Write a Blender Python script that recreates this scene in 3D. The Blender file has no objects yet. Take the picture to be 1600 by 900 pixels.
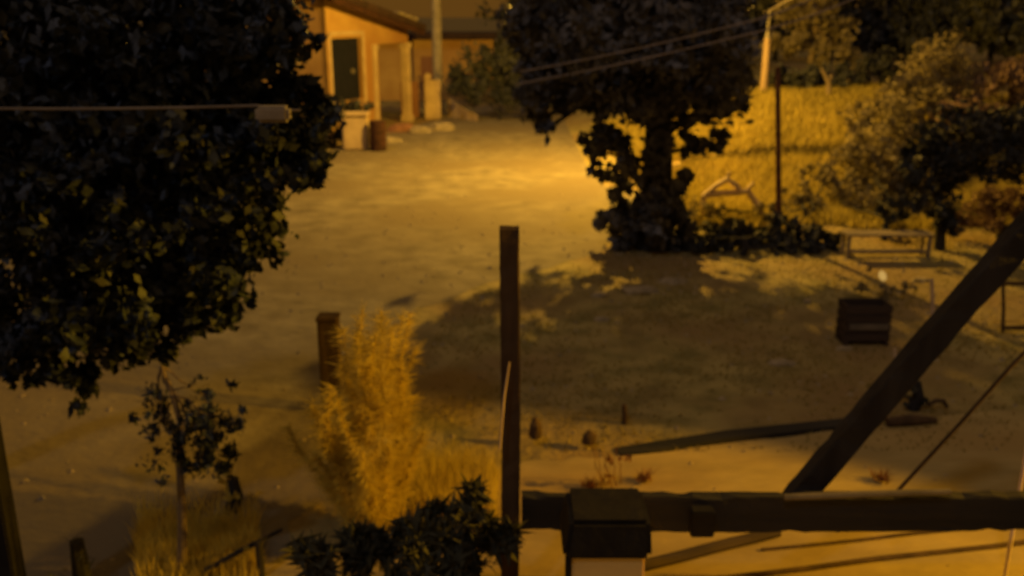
import bpy, bmesh, math, random
import numpy as np
from mathutils import Vector, Matrix
R = math.radians
S = bpy.context.scene
COL = S.collection
rnd = random.Random(7)
rng = np.random.default_rng(7)

# ------------------------------------------------------------------ camera
F = 1450.0; PITCH = R(16.5); H = 4.0
cam_d = bpy.data.cameras.new('camera'); cam = bpy.data.objects.new('camera', cam_d); COL.objects.link(cam)
cam.location = (0, 0, H); cam.rotation_euler = (R(90) - PITCH, 0, 0)
cam_d.sensor_width = 36; cam_d.lens = 36 * F / 1600
cam_d.clip_end = 2000; cam_d.clip_start = 0.05
cam_d.dof.use_dof = True; cam_d.dof.focus_distance = 1.75; cam_d.dof.aperture_fstop = 3.3
S.camera = cam

# ------------------------------------------------------------------ world: night sky with the glow of a town low down
SKY_EL, SKY_ROT = -7.0, 200.0
w = bpy.data.worlds.new('World'); S.world = w; w.use_nodes = True
nt = w.node_tree; nt.nodes.clear()
out = nt.nodes.new('ShaderNodeOutputWorld')
sky = nt.nodes.new('ShaderNodeTexSky'); sky.sky_type = 'NISHITA'; sky.sun_disc = False
sky.sun_elevation = R(SKY_EL); sky.sun_rotation = R(SKY_ROT)
b1 = nt.nodes.new('ShaderNodeBackground'); b1.inputs[1].default_value = 0.05
nt.links.new(sky.outputs[0], b1.inputs[0])
tc = nt.nodes.new('ShaderNodeTexCoord'); sp = nt.nodes.new('ShaderNodeSeparateXYZ')
nt.links.new(tc.outputs['Generated'], sp.inputs[0])
cr = nt.nodes.new('ShaderNodeValToRGB')
nt.links.new(sp.outputs['Z'], cr.inputs[0])
e = cr.color_ramp.elements
e[0].position = 0.0; e[0].color = (0.112, 0.047, 0.0065, 1)
e[1].position = 1.0; e[1].color = (0.20, 0.112, 0.042, 1)
x = e.new(0.10); x.color = (0.112, 0.049, 0.0070, 1)
x = e.new(0.30); x.color = (0.15, 0.078, 0.024, 1)
b2 = nt.nodes.new('ShaderNodeBackground'); b2.inputs[1].default_value = 1.0
nt.links.new(cr.outputs[0], b2.inputs[0])
ad = nt.nodes.new('ShaderNodeAddShader')
nt.links.new(b1.outputs[0], ad.inputs[0]); nt.links.new(b2.outputs[0], ad.inputs[1]); nt.links.new(ad.outputs[0], out.inputs[0])

# faint cool fill added behind the viewer to lift the dark leaves
sd = bpy.data.lights.new('cool_fill', 'SUN'); sd.energy = 0.15; sd.angle = R(3.0); sd.color = (0.86, 0.9, 1.0)
so = bpy.data.objects.new('cool_fill', sd); COL.objects.link(so)
so.rotation_euler = (R(38), R(0), R(-25))

S.view_settings.view_transform = 'Standard'; S.view_settings.look = 'None'
S.view_settings.gamma = 1; S.view_settings.use_curve_mapping = False; S.view_settings.exposure = 0.0
S.cycles.use_denoising = True
S.cycles.max_bounces = 6; S.cycles.transparent_max_bounces = 8
LAMP_H = 6.5; LAMP_W = 7300.0; LAMP_COL = (1.0, 0.53, 0.058); PORCH_W = 9000.0; PORCH_COL = (1.0, 0.47, 0.012)

# ------------------------------------------------------------------ placing helpers
FWD = Vector((0, math.cos(PITCH), -math.sin(PITCH))); UP = Vector((0, math.sin(PITCH), math.cos(PITCH))); RT = Vector((1, 0, 0))
def ray(px, py): return FWD + RT * ((px - 800) / F) + UP * ((450 - py) / F)
def G(px, py, z=0.0):
    r = ray(px, py); t = (z - H) / r.z; return Vector((0, 0, H)) + r * t
def D(px, py, d):
    r = ray(px, py); t = d / r.y; return Vector((0, 0, H)) + r * t
def X(px, py, d): return D(px, py, d).x
def pxs(n, d): return n * d * 1.04 / F        # size of n photo pixels at distance d

# ------------------------------------------------------------------ materials
def mat(name, c1, c2=None, scale=4.0, rough=0.85, bump=0.0, bscale=None, detail=6.0, trans=0.0, metallic=0.0, c3=None, stretch=(1,1,1), ramp=(0.35, 0.65), coord='Object'):
    m = bpy.data.materials.new(name); m.use_nodes = True
    n = m.node_tree.nodes; l = m.node_tree.links; n.clear()
    o = n.new('ShaderNodeOutputMaterial'); p = n.new('ShaderNodeBsdfPrincipled')
    p.inputs['Roughness'].default_value = rough; p.inputs['Metallic'].default_value = metallic
    p.inputs['Specular IOR Level'].default_value = 0.25
    c2 = c2 or tuple(v * 0.7 for v in c1)
    t = n.new('ShaderNodeTexCoord'); mp = n.new('ShaderNodeMapping'); mp.inputs['Scale'].default_value = stretch
    l.new(t.outputs[coord], mp.inputs[0])
    no = n.new('ShaderNodeTexNoise'); no.inputs['Scale'].default_value = scale; no.inputs['Detail'].default_value = detail
    l.new(mp.outputs[0], no.inputs[0])
    r = n.new('ShaderNodeValToRGB'); l.new(no.outputs[0], r.inputs[0])
    r.color_ramp.elements[0].position = ramp[0]; r.color_ramp.elements[1].position = ramp[1]
    r.color_ramp.elements[0].color = (*c1, 1); r.color_ramp.elements[1].color = (*c2, 1)
    col = r.outputs[0]
    if c3:
        n2 = n.new('ShaderNodeTexNoise'); n2.inputs['Scale'].default_value = scale * 0.17; n2.inputs['Detail'].default_value = 4
        l.new(mp.outputs[0], n2.inputs[0])
        r2 = n.new('ShaderNodeValToRGB'); l.new(n2.outputs[0], r2.inputs[0]); r2.color_ramp.elements[0].position = .42; r2.color_ramp.elements[1].position = .62
        mx = n.new('ShaderNodeMix'); mx.data_type = 'RGBA'; l.new(r2.outputs[0], mx.inputs[0]); l.new(col, mx.inputs[6]); mx.inputs[7].default_value = (*c3, 1)
        col = mx.outputs[2]
    l.new(col, p.inputs['Base Color'])
    if bump:
        nb = n.new('ShaderNodeTexNoise'); nb.inputs['Scale'].default_value = bscale or scale * 3; nb.inputs['Detail'].default_value = 8
        l.new(mp.outputs[0], nb.inputs[0])
        bu = n.new('ShaderNodeBump'); bu.inputs['Strength'].default_value = 1.0; bu.inputs['Distance'].default_value = bump
        l.new(nb.outputs[0], bu.inputs['Height']); l.new(bu.outputs[0], p.inputs['Normal'])
    if trans:
        tr = n.new('ShaderNodeBsdfTranslucent'); l.new(col, tr.inputs[0])
        ms = n.new('ShaderNodeMixShader'); ms.inputs[0].default_value = trans
        l.new(p.outputs[0], ms.inputs[1]); l.new(tr.outputs[0], ms.inputs[2]); l.new(ms.outputs[0], o.inputs[0])
    else: l.new(p.outputs[0], o.inputs[0])
    return m

M_GROUND = mat('dry_grass_soil', (0.36, 0.305, 0.12), (0.19, 0.17, 0.06), 2.2, bump=0.04, bscale=9, c3=(0.25, 0.18, 0.08), ramp=(.4, .62), detail=10)
M_ROAD = mat('packed_dirt', (0.255, 0.225, 0.155), (0.13, 0.11, 0.075), 2.4, bump=0.02, bscale=7, c3=(0.17, 0.14, 0.09), stretch=(.8, 0.9, 1), ramp=(.33, .70), detail=10)
M_PATIO = mat('bare_sand', (0.42, 0.34, 0.15), (0.29, 0.235, 0.10), 2.2, bump=0.02, bscale=6, c3=(0.34, 0.25, 0.10), stretch=(0.5, 1.4, 1))
M_BANKG = mat('bank_grass_soil', (0.5, 0.42, 0.12), (0.36, 0.3, 0.09), 2.5, bump=0.05, bscale=9)
M_GRASS = mat('grass_blades', (0.42, 0.35, 0.13), (0.3, 0.26, 0.09), 1.3, trans=0.5)
M_TALLG = mat('tall_dry_grass', (0.52, 0.43, 0.10), (0.36, 0.30, 0.07), 0.7, trans=0.45)
M_WALL = mat('ochre_plaster', (0.58, 0.40, 0.14), (0.48, 0.31, 0.10), 1.5, bump=0.01, bscale=9, c3=(0.36, 0.2, 0.07))
M_TRIM = mat('pale_plaster_trim', (0.58, 0.46, 0.28), (0.42, 0.32, 0.2), 2.5, bump=0.008)
M_BROWNW = mat('faded_brown_paint', (0.32, 0.17, 0.10), (0.22, 0.11, 0.06), 2.0, stretch=(1, 1, .3))
M_ROOF = mat('dark_roof_sheet', (0.06, 0.035, 0.03), (0.03, 0.02, 0.018), 5, bump=0.01)
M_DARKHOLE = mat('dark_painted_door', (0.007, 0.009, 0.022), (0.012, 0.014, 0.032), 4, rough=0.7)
M_GLASS = mat('dull_window_glass', (0.02, 0.022, 0.025), (0.03, 0.03, 0.03), 2, rough=0.15)
M_CONC = mat('weathered_concrete', (0.40, 0.36, 0.30), (0.28, 0.25, 0.2), 4, bump=0.01)
M_STONE = mat('pale_stone', (0.38, 0.32, 0.22), (0.22, 0.19, 0.13), 6, bump=0.02)
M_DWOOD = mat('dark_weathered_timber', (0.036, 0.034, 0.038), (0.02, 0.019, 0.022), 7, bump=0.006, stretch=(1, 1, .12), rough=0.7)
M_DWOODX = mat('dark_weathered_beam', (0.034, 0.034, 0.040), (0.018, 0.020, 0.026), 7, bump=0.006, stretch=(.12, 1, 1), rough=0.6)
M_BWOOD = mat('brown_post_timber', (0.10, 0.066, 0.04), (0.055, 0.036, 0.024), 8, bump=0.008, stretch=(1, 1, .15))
M_BARK = mat('dark_bark', (0.034, 0.034, 0.04), (0.018, 0.018, 0.022), 9, bump=0.02, stretch=(1, 1, .3))
M_PBARK = mat('pale_bark', (0.24, 0.19, 0.12), (0.13, 0.10, 0.07), 9, bump=0.01, stretch=(1, 1, .3))
M_LDARK = mat('broad_dark_leaves', (0.012, 0.018, 0.028), (0.085, 0.115, 0.19), 4.0, rough=0.55, ramp=(.46, .70), trans=0.0)
M_LMID = mat('dusty_green_leaves', (0.085, 0.09, 0.08), (0.045, 0.05, 0.045), 1.6, rough=0.6, trans=0.07)
M_LOLIVE = mat('olive_leaves', (0.26, 0.22, 0.12), (0.15, 0.13, 0.08), 1.2, rough=0.8, trans=0.2)
M_LBROWN = mat('dry_brown_leaves', (0.26, 0.18, 0.14), (0.17, 0.115, 0.09), 1.2, rough=0.8, trans=0.2)
M_LCENT = mat('backlit_dark_leaves', (0.05, 0.056, 0.076), (0.19, 0.195, 0.23), 2.6, rough=0.6, trans=0.02)
M_BLACKB = mat('black_bark', (0.014, 0.014, 0.017), (0.008, 0.008, 0.010), 9, bump=0.01)
M_LBACK = mat('black_green_leaves', (0.022, 0.026, 0.030), (0.060, 0.065, 0.070), 2.6, rough=0.7, trans=0.02)
M_FEATH = mat('feathery_golden_fronds', (0.82, 0.70, 0.17), (0.58, 0.48, 0.10), 2.5, trans=0.5, rough=0.6)
M_SPIKY = mat('glossy_blade_leaves', (0.06, 0.066, 0.048), (0.025, 0.028, 0.022), 3, rough=0.6, trans=0.02)
M_WIRE = mat('grey_cable', (0.25, 0.23, 0.22), (0.18, 0.16, 0.15), 3)
M_DWIRE = mat('dusty_grey_cable', (0.34, 0.30, 0.30), (0.26, 0.23, 0.22), 3)
M_METAL = mat('grey_metal', (0.22, 0.2, 0.18), (0.14, 0.13, 0.12), 5, rough=0.5, metallic=0.3)
M_RUST = mat('rusty_steel', (0.20, 0.09, 0.05), (0.10, 0.045, 0.03), 6, rough=0.8)
M_BROWND = mat('sooty_brown_steel', (0.07, 0.03, 0.02), (0.03, 0.015, 0.012), 6)
M_POLEW = mat('dry_pole_wood', (0.40, 0.30, 0.2), (0.3, 0.22, 0.15), 5, stretch=(1, 1, .2))
M_PALEW = mat('bleached_wood', (0.62, 0.5, 0.38), (0.45, 0.34, 0.25), 5)
M_PINKP = mat('pale_pink_paint', (0.88, 0.74, 0.62), (0.75, 0.6, 0.5), 4)
M_GREYW = mat('grey_bench_wood', (0.30, 0.25, 0.19), (0.18, 0.15, 0.11), 5, stretch=(.2, 1, 1))
M_DRUM = mat('cream_plaster', (0.85, 0.68, 0.30), (0.72, 0.55, 0.22), 2, rough=0.8, bump=.006)
M_BLACKC = mat('black_painted_metal', (0.009, 0.009, 0.013), (0.015, 0.015, 0.018), 5, rough=0.55, bump=0.02, bscale=8)
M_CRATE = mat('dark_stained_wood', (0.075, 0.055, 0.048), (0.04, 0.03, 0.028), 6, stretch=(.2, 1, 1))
M_BLOSS = mat('pale_yellow_petals', (0.95, 0.86, 0.5), (0.9, 0.78, 0.42), 5, trans=0.45)
M_REDST = mat('reddish_dry_stems', (0.24, 0.11, 0.05), (0.16, 0.07, 0.03), 5, trans=0.1)

# ------------------------------------------------------------------ object helpers
def tag(o, label=None, cat=None, group=None, kind=None):
    if label: o['label'] = label
    if cat: o['category'] = cat
    if group: o['group'] = group
    if kind: o['kind'] = kind
    return o
def empty(name, loc, label, cat, group=None):
    o = bpy.data.objects.new(name, None); COL.objects.link(o); o.location = loc; o.empty_display_size = .2
    return tag(o, label, cat, group)
def link(name, bm, m, parent=None, loc=None):
    """bmesh is in world coordinates; origin moved to loc (or parent's location)."""
    org = Vector(loc) if loc is not None else (parent.matrix_world_org if False else (Vector(parent['_o']) if parent and '_o' in parent else (parent.location.copy() if parent else Vector((0, 0, 0)))))
    bmesh.ops.translate(bm, verts=bm.verts, vec=-org)
    me = bpy.data.meshes.new(name); bm.normal_update(); bm.to_mesh(me); bm.free()
    for q in (m if isinstance(m, list) else [m]): me.materials.append(q)
    o = bpy.data.objects.new(name, me); COL.objects.link(o)
    if parent:
        o.parent = parent
        if parent.parent is None: o.location = org - parent.location
        else: o.location = org - (parent.location + parent.parent.location)
    else: o.location = org
    return o
def sub(name, bm, m, part):
    """sub-part of a part whose own world origin equals its thing's origin"""
    org = part.parent.location.copy()
    bmesh.ops.translate(bm, verts=bm.verts, vec=-org)
    me = bpy.data.meshes.new(name); bm.normal_update(); bm.to_mesh(me); bm.free(); me.materials.append(m)
    o = bpy.data.objects.new(name, me); COL.objects.link(o); o.parent = part; return o
def box(bm, c, s, rot=None, bevel=0.0):
    r = bmesh.ops.create_cube(bm, size=1.0); vs = r['verts']
    bmesh.ops.scale(bm, vec=s, verts=vs)
    if bevel:
        es = list({e for v in vs for e in v.link_edges})
        rr = bmesh.ops.bevel(bm, geom=es, offset=bevel, segments=2, affect='EDGES', clamp_overlap=True)
        vs = list({v for f in rr['faces'] for v in f.verts} | {v for v in vs if v.is_valid})
    if rot is not None: bmesh.ops.rotate(bm, cent=(0, 0, 0), matrix=rot, verts=vs)
    bmesh.ops.translate(bm, vec=c, verts=vs)
    return vs
def beam(bm, a, b, wdt, hgt, bevel=0.01, segs=1):
    a = Vector(a); b = Vector(b); d = b - a
    z = d.normalized(); up = Vector((0, 1, 0)) if abs(z.y) < .9 else Vector((0, 0, 1))
    x_ = up.cross(z).normalized(); y_ = z.cross(x_)
    m = Matrix((x_, y_, z)).transposed()
    return box(bm, (a + b) / 2, (wdt, hgt, d.length), rot=m, bevel=bevel)
def rough(bm, a, b, wx_, hz_, n=26, amp=.004, seed=0):
    r_ = random.Random(seed); a = Vector(a); b = Vector(b); d_ = (b - a).normalized(); y_ = Vector((0, 1, 0)); z_ = d_.cross(y_).normalized(); y_ = z_.cross(d_)
    rings = []
    for i in range(n + 1):
        c = a.lerp(b, i / n) + z_ * amp * 1.2 * math.sin(i * .17 + seed) ; ring = []
        for k, (u_, v_) in enumerate(((-1, -.86), (-.9, -1), (.9, -1), (1, -.86), (1, .86), (.9, 1), (-.9, 1), (-1, .86))):
            q_ = 1 - (r_.random() ** 6) * .22
            ring.append(bm.verts.new(c + y_ * u_ * wx_ / 2 * q_ + z_ * v_ * hz_ / 2 * q_ + Vector((r_.uniform(-amp, amp), r_.uniform(-amp, amp), r_.uniform(-amp, amp))) * .45))
        rings.append(ring)
    for p, q_ in zip(rings, rings[1:]):
        for k in range(8): bm.faces.new((p[k], p[(k + 1) % 8], q_[(k + 1) % 8], q_[k]))
    bm.faces.new(rings[0][::-1]); bm.faces.new(rings[-1])
def tube(bm, pts, rads, seg=8, cap=True):
    pts = [Vector(p) for p in pts]; rings = []
    if not hasattr(rads, '__len__'): rads = [rads] * len(pts)
    prev = None
    for i, p in enumerate(pts):
        t = (pts[min(i + 1, len(pts) - 1)] - pts[max(i - 1, 0)]).normalized()
        if prev is None: u = t.orthogonal().normalized()
        else: u = (prev - t * prev.dot(t)).normalized()
        prev = u; v = t.cross(u)
        rings.append([bm.verts.new(p + (u * math.cos(2 * math.pi * k / seg) + v * math.sin(2 * math.pi * k / seg)) * rads[i]) for k in range(seg)])
    for a, b in zip(rings, rings[1:]):
        for k in range(seg): bm.faces.new((a[k], a[(k + 1) % seg], b[(k + 1) % seg], b[k]))
    if cap:
        bm.faces.new(rings[0][::-1]); bm.faces.new(rings[-1])
def wob(a, b, n=6, amp=0.1, seed=0):
    r = random.Random(seed); a = Vector(a); b = Vector(b); L = (b - a).length
    return [a.lerp(b, i / n) + (Vector((r.uniform(-1, 1), r.uniform(-1, 1), r.uniform(-.3, .3))) * amp * L if 0 < i < n else Vector()) for i in range(n + 1)]
def sheet(bm, pts, z=None):
    vs = [bm.verts.new((p[0], p[1], z if z is not None else p[2])) for p in pts]; bm.faces.new(vs)
def np_mesh(name, verts, faces_n, m, parent=None, org=(0, 0, 0)):
    """verts (n, k, 3): n separate k-gons"""
    n, k, _ = verts.shape; me = bpy.data.meshes.new(name)
    org = np.array(org)
    me.vertices.add(n * k); me.vertices.foreach_set('co', (verts.reshape(-1, 3) - org).astype('f').ravel())
    me.loops.add(n * k); me.loops.foreach_set('vertex_index', np.arange(n * k, dtype='i'))
    me.polygons.add(n); me.polygons.foreach_set('loop_start', np.arange(0, n * k, k, dtype='i')); me.polygons.foreach_set('loop_total', np.full(n, k, dtype='i'))
    me.update(calc_edges=True); me.validate()
    me.materials.append(m)
    o = bpy.data.objects.new(name, me); COL.objects.link(o)
    if parent: o.parent = parent
    else: o.location = org
    return o
def leaf_quads(P, size, aspect=0.5, droop=0.3, seed=0):
    g = np.random.default_rng(seed); n = len(P)
    a = g.normal(size=(n, 3)); a[:, 2] -= droop * 1.5; a /= np.linalg.norm(a, axis=1)[:, None]
    b = g.normal(size=(n, 3)); b -= a * (a * b).sum(1)[:, None]; b /= np.linalg.norm(b, axis=1)[:, None]
    s = size * g.uniform(.4, 1.45, n)[:, None]
    base = P - a * s / 2; tip = P + a * s / 2
    l = P + b * s * aspect / 2 - a * s * .1; r = P - b * s * aspect / 2 - a * s * .1
    return np.stack([base, l, tip, r], 1)
def clump_points(cs, dens, seed=0, shell=0.55):
    """cs: list of (center, (rx,ry,rz), weight). Leaves gather on many twig-clusters in each ellipsoid."""
    g = np.random.default_rng(seed); out_ = []
    for c, r, n in cs:
        n = int(n * dens)
        k = max(6, n // 45)
        d = g.normal(size=(k, 3)); d /= np.linalg.norm(d, axis=1)[:, None]
        rad = g.uniform(shell, 1.0, k) ** .8
        cc = d * rad[:, None] * np.array(r)
        sz = g.uniform(.10, .26, k) * np.mean(r)
        idx = g.integers(0, k, n)
        p = cc[idx] + g.normal(size=(n, 3)) * sz[idx][:, None] * .62
        out_.append(p + np.array(c))
    return np.concatenate(out_)
def C(px, py, d, rx, ry, n, rd=None):
    c = D(px, py, d); a = pxs(rx, d); b = pxs(ry, d)
    return (c, (a, rd if rd is not None else (a + b) / 2, b), n)
def limbs_to(bm, start, cs, r0, seed):
    r_ = random.Random(seed)
    for i, (c, r, n) in enumerate(cs):
        e_ = Vector(c) + Vector((r_.uniform(-.3, .3) * r[0], 0, r_.uniform(-.3, .3) * r[2]))
        s_ = Vector(start[i % len(start)])
        pts = wob(s_, e_, 6, 0.05, seed + i)
        tube(bm, pts, [r0 * (1 - .85 * k / 6) for k in range(7)], 6)
        for q in range(3):
            e2 = e_ + Vector((r_.uniform(-.8, .8) * r[0], r_.uniform(-.8, .8) * r[1], r_.uniform(-.5, .8) * r[2]))
            tube(bm, wob(pts[4], e2, 4, .08, seed + i * 7 + q), [r0 * .35 * (1 - .8 * k / 4) for k in range(5)], 5)
def plant(name, label, cat, base, trunk_pts, trunk_r, cs, m_leaf, leaf, dens=1.0, m_bark=None, group=None, seed=1, limb_r=None, starts=None, aspect=.5, shell=.5, droop=.3):
    t = empty(name, base, label, cat, group)
    bm = bmesh.new()
    tube(bm, trunk_pts, trunk_r, 9)
    limbs_to(bm, starts or [trunk_pts[-1], trunk_pts[-2]], cs, limb_r or trunk_r[-1] * .6, seed)
    link('trunk', bm, m_bark or M_BARK, t)
    P = clump_points(cs, dens, seed, shell)
    P = P[P[:, 2] > base[2] + .02]
    np_mesh('crown', leaf_quads(P, leaf, aspect, droop, seed), 4, m_leaf, t, base)
    return t

# ================================================================== SETTING
def smooth(t): t = min(1, max(0, t)); return t * t * (3 - 2 * t)
def terrain(x_, y_):
    b = smooth((x_ - 2.2) / 5.0) * smooth((y_ - 20.5) / 9.0) * 1.5
    return b
bm = bmesh.new()
xs = [-400, -150, -60, -30] + [-20 + i * 1.0 for i in range(61)] + [60, 120, 400]
ys = [-60, -20, -5] + [0 + i * 1.0 for i in range(61)] + [80, 150, 400, 900]
grid = [[bm.verts.new((x_, y_, terrain(x_, y_))) for x_ in xs] for y_ in ys]
for j in range(len(ys) - 1):
    for i in range(len(xs) - 1): bm.faces.new((grid[j][i], grid[j][i + 1], grid[j + 1][i + 1], grid[j + 1][i]))
for f in bm.faces: f.smooth = True
tag(link('ground', bm, M_GROUND), kind='structure')

def road_poly(pts_px, z, name, m, jitter=.12, sub_=6, seed=3):
    r_ = random.Random(seed); P = []
    for a, b in zip(pts_px, pts_px[1:] + pts_px[:1]):
        A = G(*a) if len(a) == 2 else Vector(a); B = G(*b) if len(b) == 2 else Vector(b)
        for k in range(sub_):
            p = A.lerp(B, k / sub_); P.append((p.x + r_.uniform(-1, 1) * jitter, p.y + r_.uniform(-1, 1) * jitter))
    bm = bmesh.new(); sheet(bm, P, z); bmesh.ops.triangulate(bm, faces=bm.faces)
    return tag(link(name, bm, m), kind='structure')
road_poly([(430, 899), (500, 760), (600, 560), (640, 487), (760, 445), (930, 395), (985, 350), (1010, 300), (1000, 230), (985, 190), (760, 165), (560, 222), (430, 262), (-14.0, 24.0, 0), (-16.0, 12.0, 0), (-14.0, 3.0, 0), (-3.0, 3.5, 0)], 0.004, 'road', M_ROAD)
road_poly([(820, 722), (985, 712), (1340, 668), (1600, 640), (9.0, 8.0, 0), (9.0, 1.5, 0), (-3.0, 1.5, 0), (-3.1, 5.6, 0), (430, 880), (700, 800)], 0.008, 'yard_path', M_PATIO, .05)

# short grass of the lawn, one mass
n = 30000
gx = rng.uniform(-1.5, 11, n); gy = rng.uniform(8.0, 20.5, n)
keep = ~((gx < (gy - 8.0) * 0.05 - 1.2)); gx, gy = gx[keep], gy[keep]
dens_ = np.sin(gx * 2.1 + gy * .7) + np.sin(gy * 2.9 - gx) * .8 + rng.normal(size=len(gx)) * .9
gx, gy = gx[dens_ > -.2], gy[dens_ > -.2]
def edge_ok(x_, y_):
    a, b = G(640, 487), G(930, 395)
    t = (x_ - a.x) / (b.x - a.x); return y_ < a.y + (b.y - a.y) * t - .2
k_ = np.array([edge_ok(a, b) for a, b in zip(gx, gy)]); gx, gy = gx[k_], gy[k_]
def blades(gx, gy, h0, h1, wd, zf, seed, lean=.5):
    g = np.random.default_rng(seed); n = len(gx); h = g.uniform(h0, h1, n); a = g.uniform(0, 2 * np.pi, n)
    dx, dy = np.cos(a) * wd, np.sin(a) * wd; lx, ly = g.normal(size=n) * h * lean, g.normal(size=n) * h * lean
    z = np.array([zf(p, q) for p, q in zip(gx, gy)])
    return np.stack([np.stack([gx - dx, gy - dy, z], 1), np.stack([gx + dx, gy + dy, z], 1), np.stack([gx + lx, gy + ly, z + h], 1)], 1)
tag(np_mesh('lawn_grass', blades(gx, gy, .015, .05, .02, lambda a, b: terrain(a, b), 4), 3, M_GRASS), 'short patchy grass growing over the shaded lawn', 'grass', kind='stuff')
n = 75000
gx = rng.uniform(2.6, 15, n); gy = rng.uniform(17.3, 33, n)
k_ = np.array([(terrain(a, b) > .06 or (a > 3.0 and b < 24 and b > 17.3 + .5 * math.sin(a * 2.3))) and not ((a - 3.9) ** 2 + (b - 24) ** 2 < .3) for a, b in zip(gx, gy)]); gx, gy = gx[k_], gy[k_]
tag(np_mesh('bank_grass', blades(gx, gy, .10, .30, .025, terrain, 5, .3), 3, M_TALLG), 'tall dry grass covering the lamplit bank', 'grass', kind='stuff')

n = 2600
g0 = np.random.default_rng(40); px_ = g0.uniform(-9, 9, n); py_ = g0.uniform(5.5, 30, n); rr_ = g0.uniform(.012, .045, n) * g0.uniform(.6, 1.2, n)
tri = []
for a, b, q_ in zip(px_, py_, rr_):
    z_ = terrain(a, b)
    if z_ > .05: continue
    o_ = g0.uniform(-.3, .3, 4) * q_; T = np.array([a + o_[0], b + o_[1], z_ + q_ * .8]); c4 = [np.array([a + math.cos(k * 1.57 + o_[2] * 30) * q_ * (1 + .3 * (k % 2)), b + math.sin(k * 1.57 + o_[2] * 30) * q_, z_ - .002]) for k in range(4)]
    for k in range(4): tri.append((c4[k], c4[(k + 1) % 4], T))
tag(np_mesh('gravel', np.array(tri), 3, M_STONE), 'loose small stones scattered over the dirt road and yard', 'gravel', kind='stuff')
# ================================================================== STREET LAMP (lights the whole scene)
lb = Vector((3.9, 24.0, terrain(3.9, 24) - .05)); HZ = LAMP_H + .12
t = empty('street_lamp', lb, 'street lamp on a tall steel pole directly behind the dark leafy tree', 'street lamp')
bm = bmesh.new(); tube(bm, [lb, (3.9, 24, 4), (3.9, 24, HZ - .1)], [.09, .075, .06], 12); link('pole', bm, M_METAL, t)
bm = bmesh.new(); tube(bm, [(3.9, 24, HZ - .2), (3.7, 24, HZ + .15), (3.2, 24, HZ + .27), (2.85, 24, HZ + .22)], [.035] * 4, 8); link('arm', bm, M_METAL, t)
bm = bmesh.new()
tube(bm, [(2.95, 24, HZ + .21), (2.85, 24, HZ + .20), (2.6, 24, HZ + .16), (2.35, 24, HZ + .14), (2.25, 24, HZ + .14)], [.04, .1, .17, .13, .05], 12)
link('lamp_head', bm, M_METAL, t)
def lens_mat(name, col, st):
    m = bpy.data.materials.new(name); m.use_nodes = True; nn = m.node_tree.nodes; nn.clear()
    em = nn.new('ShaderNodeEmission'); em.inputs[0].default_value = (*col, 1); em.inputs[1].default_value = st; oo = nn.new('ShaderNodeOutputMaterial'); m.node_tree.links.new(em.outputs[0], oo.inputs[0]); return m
mL = lens_mat('sodium_lens', (1, .5, .08), 30)
bm = bmesh.new(); bmesh.ops.create_uvsphere(bm, u_segments=12, v_segments=8, radius=.08); bmesh.ops.scale(bm, vec=(1.4, 1, .7), verts=bm.verts); bmesh.ops.translate(bm, vec=(2.6, 24, HZ - .02), verts=bm.verts)
link('lens', bm, mL, t)
ld = bpy.data.lights.new('sodium_lamp', 'POINT'); ld.energy = LAMP_W; ld.color = LAMP_COL; ld.shadow_soft_size = .07
lo = bpy.data.objects.new('sodium_lamp', ld); COL.objects.link(lo); lo.location = (2.6, 24, LAMP_H - .3)

# floodlight on a wall post beyond the right edge, aimed low across the bare yard
PX, PY, PZ = 13.0, 5.6, 5.5
AIM = Vector((-0.6, 6.0, .35)); dv = (AIM - Vector((PX, PY, PZ))).normalized()
t = empty('yard_floodlight', (PX + .3, PY, 0), 'hooded floodlight on a steel post off to the right, aimed across the yard', 'floodlight')
bm = bmesh.new(); tube(bm, [(PX + .3, PY, 0), (PX + .3, PY, PZ + .1)], [.06, .05], 10); link('pole', bm, M_METAL, t)
bm = bmesh.new(); c_ = Vector((PX, PY, PZ)); tube(bm, [c_ - dv * .32, c_ - dv * .28, c_ - dv * .1, c_ + dv * .05], [.03, .09, .13, .14], 18, cap=False); link('hood', bm, M_METAL, t)
bm = bmesh.new(); bmesh.ops.create_uvsphere(bm, u_segments=12, v_segments=8, radius=.05); bmesh.ops.translate(bm, vec=c_ - dv * .14, verts=bm.verts); link('bulb', bm, mL, t)
ld = bpy.data.lights.new('flood_light', 'SPOT'); ld.energy = PORCH_W; ld.color = PORCH_COL; ld.shadow_soft_size = .10; ld.spot_size = R(27); ld.spot_blend = .45
lo = bpy.data.objects.new('flood_light', ld); COL.objects.link(lo); lo.location = c_ + dv * .06
lo.rotation_euler = dv.to_track_quat('-Z', 'Y').to_euler()

# ================================================================== LEFT HOUSE
A = Vector((X(515, 150, 31), 31, 0)); B = Vector((X(640, 150, 36), 36, 0))
u = (B - A).normalized(); nrm = Vector((u.y, -u.x, 0)); L = (B - A).length      # nrm faces the road
back = -nrm
house = empty('small_house', A, 'ochre plastered house with a dark doorway at the left end of the dirt road', 'house')
def fp(s, dpt, z): return A + u * s + nrm * dpt + Vector((0, 0, z))
def fbox(bm, s0, s1, d0, d1, z0, z1, bevel=0.01):
    c = fp((s0 + s1) / 2, (d0 + d1) / 2, (z0 + z1) / 2)
    ang = math.atan2(u.y, u.x)
    return box(bm, c, (s1 - s0, d1 - d0, z1 - z0), rot=Matrix.Rotation(ang, 3, 'Z'), bevel=bevel)
sd0 = (520 - 515) / 125 * L * .92; sd1 = (568 - 515) / 125 * L * .92
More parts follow.
